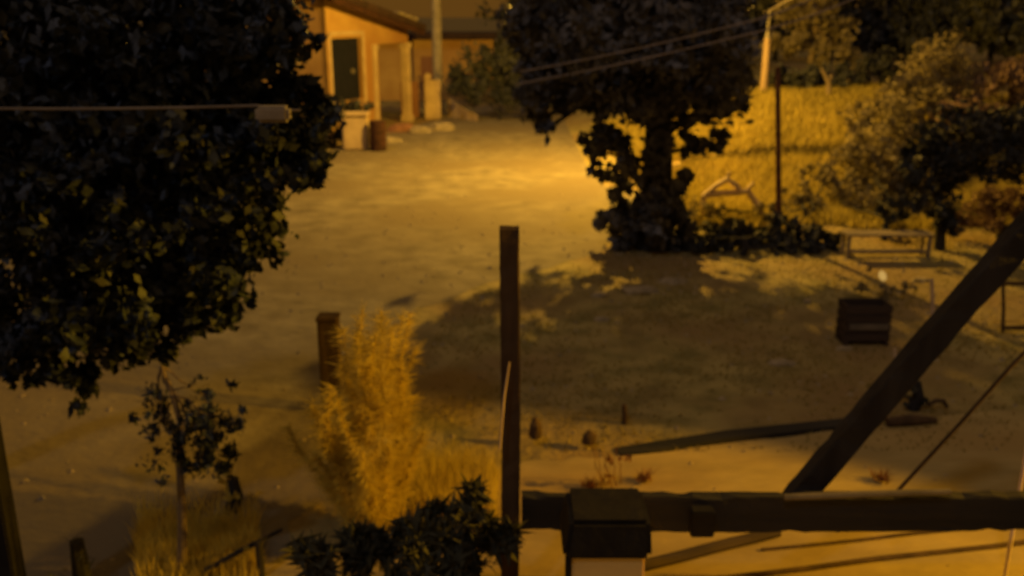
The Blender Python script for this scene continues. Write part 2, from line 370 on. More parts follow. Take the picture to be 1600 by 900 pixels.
# front wall with doorway opening: facade polygon pieces (height slopes 4.35 -> 3.35)
def zt(s): return 4.45 - (4.45 - 3.45) * s / L
SE = L * .52                                  # recessed porch begins here
def wallseg(bm, s0, s1, z0, z1a, z1b, d0=-.22, d1=0):
    v = [bm.verts.new(fp(s, d, z)) for s, d, z in ((s0, d1, z0), (s1, d1, z0), (s1, d1, z1b), (s0, d1, z1a), (s0, d0, z0), (s1, d0, z0), (s1, d0, z1b), (s0, d0, z1a))]
    for q in ((0, 1, 2, 3), (5, 4, 7, 6), (4, 0, 3, 7), (1, 5, 6, 2), (3, 2, 6, 7), (4, 5, 1, 0)): bm.faces.new([v[i] for i in q])
bm = bmesh.new()
wallseg(bm, 0, sd0, 0, zt(0), zt(sd0)); wallseg(bm, sd0, sd1, 3.2, zt(sd0), zt(sd1)); wallseg(bm, sd0, sd1, 0, 1.15, 1.15)
wallseg(bm, sd1, SE, 0, zt(sd1), zt(SE))
wallseg(bm, SE, L, 2.95, zt(SE), zt(L))                        # lintel over porch
wallseg(bm, SE, L, 0, zt(SE) - .02, zt(L) - .02, -1.5, -1.3)        # recessed wall
# side wall facing the camera-left and back walls
q = 5.5
def quadwall(p, r_, z, z2):
    v = [bm.verts.new(Vector(p)), bm.verts.new(Vector(r_)), bm.verts.new(Vector(r_) + Vector((0, 0, z2))), bm.verts.new(Vector(p) + Vector((0, 0, z)))]; bm.faces.new(v)
quadwall(fp(0, -.0, 0), fp(0, -q, 0), zt(0), zt(0)); quadwall(fp(0, -q, 0), fp(L, -q, 0), zt(0), zt(L)); quadwall(fp(L, -q, 0), fp(L, -1.5, 0), zt(L), zt(L))
link('wall', bm, M_WALL, house)
bm = bmesh.new(); fbox(bm, sd0 + .03, sd1 - .03, -.2, -.12, 1.15, 3.19); dr = link('door', bm, M_DARKHOLE, house)
bm = bmesh.new(); p = fp(sd1 - .5, -.08, 2.1); box(bm, p, (.16, .05, .16), bevel=.02); sub('handle', bm, M_METAL, dr)
bm = bmesh.new(); fbox(bm, sd1, sd1 + .14, 0, .05, 1.0, 3.3); fbox(bm, sd0 - .12, sd0, 0, .05, 1.0, 3.3); fbox(bm, sd0 - .12, sd1 + .14, 0, .06, 3.3, 3.42); link('door_frame', bm, M_TRIM, house)
# columns
for s in (SE + .02, L - .16):
    bm = bmesh.new(); fbox(bm, s, s + .28, -.26, .04, 0, 2.95, .03); fbox(bm, s - .06, s + .34, -.3, .08, 0, .25, .02); fbox(bm, s - .05, s + .33, -.3, .07, 2.75, 2.94, .02)
    link('column', bm, M_TRIM, house)
bm = bmesh.new(); fbox(bm, SE + .9, SE + 1.6, -1.29, -1.22, .4, 2.5); link('door', bm, M_BROWNW, house)
bm = bmesh.new(); fbox(bm, SE + .32, SE + .62, -1.28, -1.2, .2, 2.7, .02); link('pilaster', bm, M_BROWNW, house)
# roof: mono-pitch slab with overhang and fascia
bm = bmesh.new()
def roofpt(s, d, up_=0): return fp(s, d, zt(s) + .004 + up_)
for z0, z1, s0, s1, d0, d1 in ((0.0, .22, -.35, L + .45, -q - .3, .55),):
    v = [bm.verts.new(roofpt(s, d, z)) for z in (z0, z1) for s, d in ((s0, d0), (s1, d0), (s1, d1), (s0, d1))]
    for f in ((0, 1, 2, 3), (7, 6, 5, 4), (0, 4, 5, 1), (1, 5, 6, 2), (2, 6, 7, 3), (3, 7, 4, 0)): bm.faces.new([v[i] for i in f])
rf = link('roof', bm, M_ROOF, house)
bm = bmesh.new(); beam(bm, roofpt(-.3, .5, -.10), roofpt(L + .4, .5, -.10), .05, .18, .006); sub('eave_board', bm, M_BROWND, rf)
bm = bmesh.new()
for k in range(9):
    p = roofpt(L + .1 - k * .16, .25, .33 - .02 * (k % 3)); tube(bm, [p - nrm * 2, p + nrm * .1], [.09, .09], 8)
sub('ridge_tiles', bm, M_STONE, rf)
bm = bmesh.new(); beam(bm, roofpt(0, -.6, .1) - u * .42, roofpt(0, -q, .1) - u * .42, .10, .36); link('fascia', bm, M_TRIM, house)
bm = bmesh.new(); fbox(bm, -.06, L * .97, -.02, .035, 2.96, 3.02); 
bm.free()

# pale block and dark barrel by the porch
def rock(bm, c, s, seed):
    r_ = random.Random(seed); q_ = bmesh.ops.create_icosphere(bm, subdivisions=2, radius=1.0)['verts']
    for v in q_:
        k = 1 + r_.uniform(-.18, .18); v.co = Vector((v.co.x * s[0] * k, v.co.y * s[1] * k, max(-.2 * s[2], v.co.z * s[2] * k)))
        v.co += Vector(c)
pb = D(557, 222, 28.5); pb.z = 0
bm = bmesh.new(); hgt = 4 - 28.5 * math.tan(PITCH - math.atan(270 / F)); box(bm, (pb.x, 28.5, hgt / 2), (.75, .6, hgt), bevel=.05); box(bm, (pb.x, 28.5, hgt + .04), (.85, .7, .1), bevel=.03)
tag(link('gate_pillar', bm, M_TRIM, None, (pb.x, 28.5, 0)), 'low cream pillar in front of the ochre house, next to the dark barrel', 'pillar')
bx = X(590, 200, 28.2)
bm = bmesh.new(); prof = [(0, .22), (.03, .25), (.3, .25), (.32, .27), (.34, .25), (.6, .25), (.62, .27), (.64, .25), (.88, .25), (.9, .22)]
tube(bm, [(bx, 28.2, z) for z, r_ in prof], [r_ for z, r_ in prof], 16)
tag(link('oil_barrel', bm, M_BROWND, None, (bx, 28.2, 0)), 'dark rusty barrel standing right of the cream pillar', 'barrel')
for i, (px, py, s, lab) in enumerate(((628, 205, .35, 'low brown heap of earth against the foot of the house column'), (655, 207, .28, 'small stone lying between the house and the gate wall'), (690, 203, .34, 'dark lump of rubble at the road edge below the concrete pole'), (612, 222, .22, 'small pale stone on the road edge in front of the house'))):
    p = G(px, py); bm = bmesh.new(); rock(bm, (p.x, p.y, 0), (s * 1.5, s, s * .8), i)
    tag(link('rubble_stone', bm, M_STONE if i else M_BROWNW, None, p), lab, 'stone', 'stones along the far road edge')

# far flat-roofed building, its pale front and dark roof edge
fb = empty('flat_roofed_building', (-4, 45, 0), 'low pale building with a dark flat roof edge beyond the concrete pole', 'building')
bm = bmesh.new(); box(bm, (-5.4, 47.5, 1.42), (9.0, 5, 2.84)); link('wall', bm, M_WALL, fb)
bm = bmesh.new(); box(bm, (-5.4, 47.4, 2.97), (9.3, 5.5, .24), bevel=.02); link('roof', bm, M_ROOF, fb)
bm = bmesh.new(); box(bm, (-3.9, 44.98, 1.05), (.8, .06, 2.0)); link('door', bm, M_BROWNW, fb)

def bush(name, label, cs, m, leaf, seed, base, group=None, dens=1.0, bark=None, aspect=.5, cat='bush', droop=.2, shell=.25):
    b0 = Vector(base)
    return plant(name, label, cat, b0, [b0, b0 + Vector((.05, 0, .15)), b0 + Vector((.02, .03, .3))], [.07, .06, .05], cs, m, leaf, dens, bark or M_BARK, group, seed, .03, None, aspect, shell, droop)
bush('doorway_bush', 'dark leafy bush growing below the dark doorway of the ochre house', [C(505, 175, 29, 45, 26, 900, .6), C(550, 165, 29.6, 36, 14, 500, .4), C(470, 200, 28.5, 60, 36, 1200, .7), C(530, 205, 28.8, 30, 24, 500, .5)], M_LBACK, .16, 35, (X(520, 200, 29), 29, 0), 'bushes near the far road end')
# concrete pole
pl = Vector((X(685, 170, 40), 40, 0))
t = empty('utility_pole', pl, 'pale concrete pole rising in front of the flat roofed building', 'utility pole', 'utility poles')
bm = bmesh.new(); tube(bm, [pl, pl + Vector((0, 0, 4)), pl + Vector((0, 0, 9))], [.22, .2, .15], 12); link('shaft', bm, M_CONC, t)
bm = bmesh.new(); box(bm, pl + Vector((0, 0, 8.4)), (1.6, .12, .12), bevel=.01); link('crossarm', bm, M_DWOODX, t)
for s in (-.7, 0, .7):
    bm = bmesh.new(); p = pl + Vector((s, 0, 8.46)); tube(bm, [p, p + Vector((0, 0, .08)), p + Vector((0, 0, .18))], [.03, .06, .03], 8); link('insulator', bm, M_TRIM, t)

# gate wall with pillar and curved low kerb
gp = Vector((X(677, 185, 37), 37, 0))
t = empty('gate_wall', gp, 'pale broken gate pillar with a low curved wall beside the concrete pole', 'wall')
bm = bmesh.new(); box(bm, gp + Vector((0, 0, .75)), (.62, .5, 1.5), bevel=.04); box(bm, gp + Vector((-.18, 0, 1.62)), (.25, .4, .26), bevel=.05); link('pillar', bm, M_TRIM, t)
bm = bmesh.new(); box(bm, gp + Vector((-.95, .5, .7)), (.7, .3, 1.4), bevel=.03); link('side_wall', bm, M_BROWNW, t)
bm = bmesh.new()
cv = [Vector((X(697, 0, 38), 38, .95)), Vector((X(712, 0, 37.6), 37.5, .55)), Vector((X(728, 0, 37), 36.8, .34)), Vector((X(745, 0, 36.5), 36.2, .22))]
for a, b in zip(cv, cv[1:]):
    v = []
    for p in (a, b):
        for dy in (-.14, .14):
            for z in (0, 1): v.append(bm.verts.new((p.x, p.y + dy, p.z * z + (0 if z else 0))))
    for f in ((0, 1, 5, 4), (2, 6, 7, 3), (1, 3, 7, 5), (0, 4, 6, 2), (0, 2, 3, 1), (4, 5, 7, 6)): bm.faces.new([v[i] for i in f])
link('curved_wall', bm, M_TRIM, t)

# ================================================================== CENTRAL TREE
d = 16.0
tb = G(1022, 388)
tr_pts = [tb, D(1024, 330, d), D(1028, 260, d), D(1030, 200, d), D(1030, 150, d), D(1025, 90, d), D(1010, 30, d)]
cs = [C(870, 40, d, 70, 45, 2200), C(850, 130, d, 40, 40, 700), C(900, 150, d, 40, 20, 500), C(860, 95, d, 45, 50, 1500), C(855, 165, d, 30, 42, 800), C(850, 195, d, 14, 22, 160), C(930, 90, d, 75, 65, 2600), C(985, 40, d, 100, 60, 3000, 2.0), C(1000, 120, d, 80, 50, 2400, 2.0), C(1080, 110, d, 80, 65, 2800, 1.8),
      C(1075, 40, d, 80, 60, 2600, 1.8), C(1138, 125, d, 32, 45, 1100), C(1128, 60, d, 36, 55, 1100), C(930, 145, d, 55, 25, 900), C(1100, 160, d, 50, 18, 700), C(1010, -5, d, 120, 28, 3600, 1.9), C(900, 5, d, 80, 30, 1500, 1.4), C(1105, 5, d, 60, 30, 1500, 1.4), C(1150, 172, d, 14, 12, 150), C(950, 60, 18.2, 90, 60, 1800, 1.2), C(1070, 60, 18.2, 90, 60, 1800, 1.2),C(820, 60, d, 40, 45, 800),
      C(905, 165, d, 25, 14, 160),
      C(1080, 60, 14.3, 90, 50, 1500, 1.0), C(960, 60, 14.3, 90, 50, 1500, 1.0)]
tree = plant('leafy_tree', 'dark spreading tree with a leafy trunk standing in the middle, backlit by the lamp', 'tree', tb, tr_pts, [.36, .30, .26, .24, .22, .16, .08], cs, M_LCENT, .17, 1.05, seed=11, limb_r=.09, starts=[tr_pts[3], tr_pts[4], tr_pts[5]])
iv = [C(955, 215, d, 42, 32, 620), C(935, 235, d, 22, 22, 110), C(975, 270, d, 35, 35, 420), C(985, 320, d, 38, 40, 700), C(975, 365, d, 48, 32, 750), C(1030, 330, 15.7, 40, 60, 1100, .4), C(1050, 290, d, 30, 30, 380), C(1060, 340, d, 28, 30, 420),
      C(1095, 200, d, 34, 22, 330), C(1125, 218, d, 18, 16, 140), C(930, 265, d, 24, 24, 130), C(960, 300, d, 24, 26, 200), C(950, 340, d, 24, 30, 300), C(1070, 375, d, 30, 20, 300), C(1075, 235, d, 22, 14, 70), C(1025, 255, 15.7, 32, 50, 600, .35), C(950, 180, d, 40, 10, 80), C(1070, 185, d, 30, 8, 60), C(1100, 225, d, 34, 12, 90)]
P = clump_points(iv, 1.0, 5, .2); P = P[P[:, 2] > .02]
np_mesh('ivy', leaf_quads(P, .17, .7, .4, 6), 4, M_LCENT, tree, tb)
bm = bmesh.new()
for (a, b) in (((1028, 255), (925, 235)), ((1028, 240), (1130, 225)), ((1030, 215), (1080, 190)), ((1025, 290), (975, 215))):
    tube(bm, wob(D(*a, d), D(*b, d), 5, .06, a[1]), [.05, .045, .04, .03, .02, .01], 6)
link('branch', bm, M_BARK, tree)

# leafy base
bush('clipped_hedge', 'low dark hedge running right from the foot of the leafy tree', [C(1080, 375, 16.2, 45, 26, 1300, .5), C(1150, 372, 16.2, 55, 27, 1500, .5), C(1225, 368, 16.2, 55, 30, 1600, .5), C(1285, 378, 16.0, 32, 22, 800, .4), C(1110, 385, 15.8, 80, 16, 1000, .4), C(1240, 388, 15.8, 60, 14, 900, .4)], M_LBACK, .12, 21, G(1160, 400), cat='hedge')
bush('spreading_bush', 'scrubby olive bush between the leafy tree and the thin dark pole', [C(1075, 325, 18, 35, 26, 320, .6), C(1130, 335, 17.6, 50, 14, 320, .4), C(1190, 335, 18, 40, 22, 380, .5)], M_LOLIVE, .10, 22, G(1120, 350), group='bushes near the bank', dens=.55)
bp = G(1145, 345)
t = empty('fallen_branch', bp, 'pale bare branches arching above the dark hedge', 'branch')
def pbr(pts, r_, name='limb'):
    bm = bmesh.new(); tube(bm, [D(*p, 18.3) for p in pts], [r_] * len(pts), 6); return link(name, bm, M_PINKP, t)
pbr([(1098, 322), (1100, 306), (1118, 291), (1136, 280), (1150, 290), (1158, 302)], .06)
pbr([(1100, 306), (1125, 302), (1148, 301), (1168, 299), (1180, 316), (1188, 324)], .07)
pbr([(1164, 300), (1172, 291), (1178, 286)], .035, 'twig')
pbr([(1136, 280), (1140, 268)], .028, 'twig')
pbr([(1188, 324), (1192, 345)], .03, 'twig'); pbr([(1098, 322), (1096, 348)], .03, 'twig')

# ================================================================== POLES AND WIRES ON THE RIGHT
ux = X(1196, 100, 30); zb = terrain(ux, 30); topz = D(1194, 14, 30).z; zs = D(1194, 60, 30).z
t = empty('utility_pole', (ux, 30, zb - .05), 'short lamplit pole on the bank with a cable at its top', 'utility pole', 'utility poles')
bm = bmesh.new(); tube(bm, [(ux, 30, zb - .05), (ux, 30, 2.4), (ux, 30, zs)], [.12, .11, .10], 12); link('shaft', bm, M_POLEW, t)
bm = bmesh.new(); tube(bm, [(ux, 30, zs), (ux, 30, zs + .25), (ux, 30, topz)], [.09, .05, .045], 10); link('pole_top', bm, M_METAL, t)
for py in (28, 46):
    p = Vector((ux, 29.9, D(1194, py, 29.9).z)); bm = bmesh.new(); tube(bm, [p + Vector((0, 0, -.06)), p + Vector((0, 0, 0)), p + Vector((0, 0, .06))], [.04, .08, .04], 8); link('insulator', bm, M_METAL, t)
b0 = G(1217, 372); b0.z = 0
bm = bmesh.new(); tb2 = D(1215, 104, b0.y); tube(bm, [b0, ((b0.x + tb2.x) / 2, b0.y, tb2.z * .5), (tb2.x, b0.y, tb2.z)], [.055, .05, .045], 10)
tp = link('iron_post', bm, M_RUST, None, b0); tag(tp, 'thin dark rusty pole rising out of the low hedge', 'pole')
def cable(name, pts, r_, label, m, sag=0.0, n=24):
    P = []
    for a, b in zip(pts, pts[1:]):
        a = Vector(a); b = Vector(b)
        for k in range(n):
            q_ = k / n; P.append(a.lerp(b, q_) - Vector((0, 0, sag * 4 * q_ * (1 - q_))))
    P.append(Vector(pts[-1])); bm = bmesh.new(); tube(bm, P, [r_] * len(P), 6)
    return tag(link(name, bm, m), label, 'cable', 'overhead cables')
cable('overhead_cable', [D(812, 112, 14.4), D(920, 92, 13.6), D(1040, 66, 13.0), D(1195, 27, 12.3), D(1262, 2, 12.0), D(1700, -190, 10)], .011, 'upper of the cables crossing in front of the leafy tree', M_DWIRE, .004)
cable('overhead_cable', [D(805, 132, 14.4), D(920, 110, 13.6), D(1040, 84, 13.0), D(1195, 47, 12.3), D(1275, 22, 12.0), D(1700, -150, 10)], .011, 'lower of the cables crossing in front of the leafy tree', M_DWIRE, .004)
cable('overhead_cable', [D(1194, 20, 29.9), D(1330, -60, 24)], .02, 'cable leaving the top of the short lamplit pole to the upper right', M_DWIRE, .05)

# ================================================================== TREES BEHIND
def far_tree(cx, d_, top, base_py, w_, label, m=M_LMID, seed=0, n=2600, leaf=.3, name='background_tree', grp='trees along the far side', trunk=.16, cs=None, bark=M_BARK):
    z0 = terrain(X(cx, 100, d_), d_)
    b0 = Vector((X(cx, 100, d_), d_, z0)); hgt = D(cx, top, d_).z - z0
    r_ = random.Random(seed); W = pxs(w_, d_)
    if cs is None:
        cs = []
        for k in range(10):
            cs.append((b0 + Vector((r_.uniform(-.6, .6) * W, r_.uniform(-.5, .5) * W, hgt * r_.uniform(.22, .85))), (W * r_.uniform(.35, .55), W * .45, hgt * r_.uniform(.15, .24)), n / 8))
    tp_ = [b0, b0 + Vector((.05, 0, hgt * .25)), b0 + Vector((.1, 0, hgt * .5)), b0 + Vector((0, 0, hgt * .7))]
    return plant(name, label, 'tree', b0, tp_, [trunk, trunk * .85, trunk * .6, trunk * .3], cs, m, leaf, 1, bark, grp, seed, trunk * .3, None, .6, .3)
bush('roadside_bush', 'rounded grey green bush at the far end of the road left of the leafy tree', [C(775, 100, 38, 60, 40, 1500, 1.0), C(740, 120, 38, 40, 35, 800, .8), C(820, 110, 38, 50, 40, 1000, 1.)], M_LMID, .2, 31, (X(780, 150, 38), 38, 0), 'bushes near the far road end', cat='bush')
bush('roadside_bush', 'low black bush lining the far road edge under the grey green bush', [C(760, 145, 36.5, 60, 20, 1100, .8), C(830, 148, 36.5, 50, 20, 900, .8), C(720, 118, 37, 20, 30, 300, .5)], M_LBACK, .18, 32, (X(780, 160, 36.5), 36.5, 0), 'bushes near the far road end')
far_tree(860, 46, -60, 120, 120, 'dark tree rising behind the far road end, left of the leafy crown', seed=41, n=4000)
far_tree(985, 50, -80, 120, 130, 'dark tree hidden deep behind the leafy crown, above the lamplit road', seed=42, n=4000)
far_tree(1110, 44, -80, 120, 110, 'dark tree behind the short lamplit pole, on its left', seed=43, n=4000)
far_tree(1265, 36, -50, 120, 75, 'olive brown tree lit from the left behind the bank, right of the short pole', M_LOLIVE, 44, 3000, .22, trunk=.13, cs=[C(1265, 10, 36, 50, 40, 1300, 1.3), C(1285, 60, 36, 55, 35, 1200, 1.3), C(1235, 55, 36, 35, 30, 700, 1.2), C(1320, 80, 36, 35, 25, 500, 1)], bark=M_PBARK)
far_tree(1370, 40, -80, 120, 90, 'black tree between the olive brown tree and the round bush', M_LBACK, 45, 4500)
far_tree(1480, 42, -80, 120, 110, 'tall dark tree above the round bush on the right', M_LBACK, 46, 4500)
far_tree(1590, 38, -90, 120, 110, 'tall dark tree with a pale thin trunk at the upper right corner', M_LMID, 47, 4500, trunk=.14, bark=M_PBARK)
far_tree(1545, 46, -90, 120, 120, 'broad dark tree behind the brown bush at the upper right', M_LBACK, 56, 6000)
far_tree(1640, 50, -90, 120, 120, 'remote dark tree in the upper right corner behind the others', M_LBACK, 57, 6000)
far_tree(1425, 52, -90, 120, 120, 'remote dark tree behind the round bush', M_LBACK, 58, 6000)
far_tree(1700, 34, -90, 120, 110, 'dark tree just beyond the right edge of the view', M_LBACK, 48, 2500)
far_tree(1210, 52, -80, 120, 110, 'far dark tree filling the gap right of the short pole', M_LBACK, 49, 4500)
far_tree(1320, 58, -80, 120, 140, 'farthest dark tree behind the black tree on the bank', M_LBACK, 50, 4500)
bush('bank_bush', 'long dark bush along the top of the lamplit bank right of the short pole', [C(1225, 128, 31, 60, 20, 1300, .7), C(1300, 125, 31.5, 60, 24, 1300, .7), C(1370, 110, 32, 50, 35, 1200, .8), C(1160, 150, 31, 40, 25, 800, .7), C(1100, 150, 32, 60, 28, 900, .7)], M_LBACK, .18, 33, (X(1250, 140, 31), 31, 1.2), 'bushes near the bank')
pk = D(1296, 150, 29); pk.z = terrain(pk.x, 29)
bm = bmesh.new(); tube(bm, [pk - Vector((0, 0, .05)), D(1294, 128, 29), D(1286, 112, 29), D(1283, 106, 29)], [.09, .07, .045, .02], 7); tube(bm, [D(1294, 130, 29), D(1300, 116, 29)], [.045, .02], 6)
tag(link('tree_stump', bm, M_PBARK, None, pk), 'lamplit forked stump on top of the grassy bank', 'stump')

# ================================================================== RIGHT BUSHES
bush('olive_scrub', 'ragged olive scrub on the lower bank just right of the thin dark pole', [C(1250, 315, 19, 34, 26, 420, .6), C(1285, 285, 19.5, 30, 36, 420, .6), C(1225, 335, 18.5, 30, 16, 260, .5)], M_LOLIVE, .11, 61, G(1255, 350), 'bushes near the bank', dens=1.2)
bush('olive_scrub', 'darker olive scrub on the bank between the thin pole scrub and the round bush', [C(1330, 235, 21, 26, 50, 600, .7), C(1345, 180, 22, 24, 34, 400, .7), C(1325, 300, 20, 30, 34, 500, .6)], M_LOLIVE, .12, 62, (X(1335, 270, 21), 21, terrain(X(1335, 270, 21), 21)), 'bushes near the bank', dens=1.3)
bush('round_bush', 'tall rounded olive bush right of the lamplit bank', [C(1470, 110, 25, 55, 50, 1900, 1.1), C(1430, 160, 24, 50, 45, 1400, 1.), C(1390, 190, 23, 40, 50, 1200, .9), C(1500, 170, 24, 45, 45, 1200, 1.)], M_LOLIVE, .11, 51, (X(1450, 200, 24), 24, terrain(X(1450, 200, 24), 24)), 'bushes near the bank', dens=2.2)
bush('scrub_bush', 'ragged brown green bush below the round bush, behind the wooden bench', [C(1350, 240, 20, 40, 50, 900, .8), C(1390, 270, 19.5, 50, 50, 1300, .8), C(1360, 320, 19, 50, 40, 1100, .7), C(1430, 310, 19, 45, 45, 1000, .7), C(1310, 300, 20, 30, 45, 500, .6), C(1400, 350, 18.5, 60, 22, 800, .5)], M_LOLIVE, .11, 52, G(1380, 375), 'bushes near the bank', dens=1.8)
bush('brown_bush', 'reddish brown sprawling bush at the right edge above the arched dark tree', [C(1560, 138, 24, 60, 44, 1700, 1.0), C(1640, 130, 24, 60, 45, 1300, 1.0), C(1510, 180, 22.5, 50, 22, 900, .8)], M_LBROWN, .12, 53, (X(1580, 150, 24), 24, terrain(X(1580, 150, 24), 24)), 'bushes near the bank', dens=2.0)
bush('brown_bush', 'dull brown bush under the arched dark tree at the right edge', [C(1560, 330, 16.5, 55, 40, 1300, .6), C(1620, 320, 16.5, 50, 45, 900, .6), C(1510, 345, 16.5, 30, 25, 350, .4)], M_LBROWN, .11, 54, G(1560, 372), 'bushes near the bank')
b0 = G(1468, 390)
plant('arched_tree', 'low black tree leaning over at the right edge beside the bench', 'tree', b0, [b0, D(1470, 340, 15.9), D(1462, 300, 15.9), D(1480, 250, 15.9), D(1500, 230, 15.9)], [.10, .08, .08, .07, .05],
      [C(1450, 260, 15.9, 40, 55, 1300, .5), C(1500, 220, 15.9, 55, 48, 2000, .8), C(1570, 215, 15.9, 60, 50, 2000, .8), C(1640, 225, 15.9, 50, 60, 1500, .8), C(1420, 300, 15.7, 28, 30, 400, .4), C(1475, 310, 15.9, 24, 60, 1000, .4), C(1400, 330, 15.7, 26, 26, 260, .4), C(1535, 270, 15.9, 60, 16, 700, .5)], M_LBACK, .12, 1.3, seed=55, limb_r=.04, group='trees on the right')

# ================================================================== BENCH, CRATE, STAKES
bb = G(1382, 400)
t = empty('wooden_bench', bb, 'long low grey wooden bench in front of the scrub, left of the arched tree', 'bench')
yb = bb.y
def wx(px, py, dd): return D(px, py, dd)
x0, x1 = X(1316, 380, yb), X(1452, 380, yb)
bm = bmesh.new()
for dy in (-.13, 0, .13): box(bm, ((x0 + x1) / 2, yb + dy, .40), (x1 - x0, .115, .035), bevel=.005)
link('seat', bm, M_GREYW, t)
bm = bmesh.new(); box(bm, ((x0 + x1) / 2, yb - .02, .09), (x1 - x0 - .1, .06, .06), bevel=.005); link('stretcher', bm, M_GREYW, t)
for sx in (x0 + .06, x1 - .06):
    for dy in (-.14, .14):
        bm = bmesh.new(); box(bm, (sx, yb + dy, .19), (.06, .05, .382), bevel=.005); link('leg', bm, M_GREYW, t)

cb = G(1357, 540); yb = cb.y
x0, x1 = X(1322, 500, yb), X(1393, 500, yb); z_t = D(1357, 473, yb + .1).z; z_b = .05
t = empty('slatted_crate', cb, 'dark boxy slatted crate standing on the lawn nearer than the glowing globe', 'crate')
hh = z_t - z_b
for dy in (0, .32):
    bm = bmesh.new()
    for k in range(4): box(bm, ((x0 + x1) / 2, yb + dy, z_b + hh * (k + .5) / 4), (x1 - x0, .022, hh / 4 - .018), bevel=.004)
    link('slat_panel', bm, M_CRATE, t)
for sx in (x0 + .015, x1 - .015):
    bm = bmesh.new()
    for k in range(4): box(bm, (sx, yb + .16, z_b + hh * (k + .5) / 4 + .001), (.02, .29, hh / 4 - .018), bevel=.004)
    link('end_panel', bm, M_CRATE, t)
bm = bmesh.new(); box(bm, ((x0 + x1) / 2, yb + .16, z_b + .01), (x1 - x0 - .06, .28, .02)); link('base', bm, M_CRATE, t)
bm = bmesh.new(); box(bm, ((x0 + x1) / 2 + .01, yb - .018, z_b + hh * .42), ((x1 - x0) * .85, .012, hh * .16)); link('grey_strip', bm, M_METAL, t)
for sx in (x0 + .03, x1 - .03):
    bm = bmesh.new(); box(bm, (sx, yb + .16, .025), (.05, .36, .05), bevel=.004); link('foot', bm, M_CRATE, t)

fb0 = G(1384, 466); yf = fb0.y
t = empty('glow_spot', fb0, 'small pale yellow globe on a thin stem, its glow added, beyond the slatted crate', 'glowing globe')
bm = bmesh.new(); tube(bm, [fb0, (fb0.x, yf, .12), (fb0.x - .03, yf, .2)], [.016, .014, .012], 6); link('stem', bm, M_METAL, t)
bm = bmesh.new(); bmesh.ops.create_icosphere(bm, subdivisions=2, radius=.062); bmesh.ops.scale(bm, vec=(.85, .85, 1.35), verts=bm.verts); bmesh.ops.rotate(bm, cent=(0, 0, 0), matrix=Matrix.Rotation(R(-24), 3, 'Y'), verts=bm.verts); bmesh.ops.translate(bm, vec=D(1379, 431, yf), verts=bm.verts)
link('glow_globe', bm, lens_mat('faint_glow', (.72, .43, .11), .75), t)  # emission added to make a bright spot the lamps do not reach
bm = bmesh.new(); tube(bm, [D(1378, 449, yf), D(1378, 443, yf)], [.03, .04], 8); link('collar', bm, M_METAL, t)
t = empty('weedy_plant', G(1372, 470), 'low weedy plant around the glowing globe', 'plant')
P = clump_points([C(1390, 455, yf, 26, 12, 130), C(1350, 448, yf, 24, 10, 70), C(1359, 418, yf, 5, 6, 12), C(1418, 445, yf, 22, 10, 70)], 1, 10, .1)
np_mesh('foliage', leaf_quads(P, .08, .45, 0, 4), 4, M_LOLIVE, t, G(1372, 470))
for i, (px, pt, pbm, r_, lab, m) in enumerate(((1456, 436, 520, .028, 'pale upright stake on the lawn close to the diagonal brace', M_PALEW), (1398, 545, 590, .02, 'short pale stake below the slatted crate', M_PALEW), (975, 632, 662, .03, 'short dark stub of a post on the lawn edge', M_BWOOD), (1567, 440, 520, .025, 'thin brown stake right of the diagonal brace near the edge', M_BWOOD))):
    b_ = G(px, pbm); tt = D(px, pt, b_.y); bm = bmesh.new(); tube(bm, [b_ - Vector((0, 0, .03)), (b_ + tt) / 2 + Vector((.01, 0, 0)), tt], [r_, r_ * .95, r_ * .85], 8)
    tag(link('garden_stake', bm, m, None, b_), lab, 'stake', 'stakes on the lawn')
b_ = G(1567, 520); a, b = D(1567, 443, b_.y), D(1640, 443, b_.y)
c1, c2 = D(1567, 512, b_.y), D(1640, 512, b_.y)
t = empty('wire_fence', b_, 'low brown rail fence at the right edge behind the brace', 'fence')
for p, q_ in ((a, b), (c1, c2)):
    bm = bmesh.new(); beam(bm, p, q_, .05, .04, .004); link('rail', bm, M_BWOOD, t)
bm = bmesh.new(); e_ = D(1640, 520, b_.y); beam(bm, (e_.x, e_.y, 0), (e_.x, e_.y, b.z + .1), .06, .06, .004); link('post', bm, M_BWOOD, t)

# flat stones on the lawn; the pale cluster before the hedge stands for lamplight
for i, (px, py, sx, sz, lab) in enumerate(((1000, 455, .30, .07, 'widest flat pale stone standing for a patch of light in front of the hedge'), (1050, 440, .24, .07, 'flat pale stone standing for a patch of light just right of the widest one'), (935, 462, .13, .05, 'small pale stone standing for a patch of light left of the widest one'), (940, 500, .11, .05, 'small pale stone alone on the shaded lawn'), (1222, 568, .16, .05, 'flat reddish stone in the middle of the lawn'), (1261, 473, .06, .06, 'tiny pale stone left of the slatted crate'), (1320, 545, .10, .03, 'low pale stone under the slatted crate'), (1440, 438, .16, .04, 'flat stone near the pale upright stake'))):
    p = G(px, py); bm = bmesh.new(); rock(bm, (p.x, p.y, 0), (sx, sx * .7, sz), 60 + i)
    tag(link('stone_or_light_patch', bm, M_STONE, None, p), lab, 'stone', 'stones scattered on the lawn')

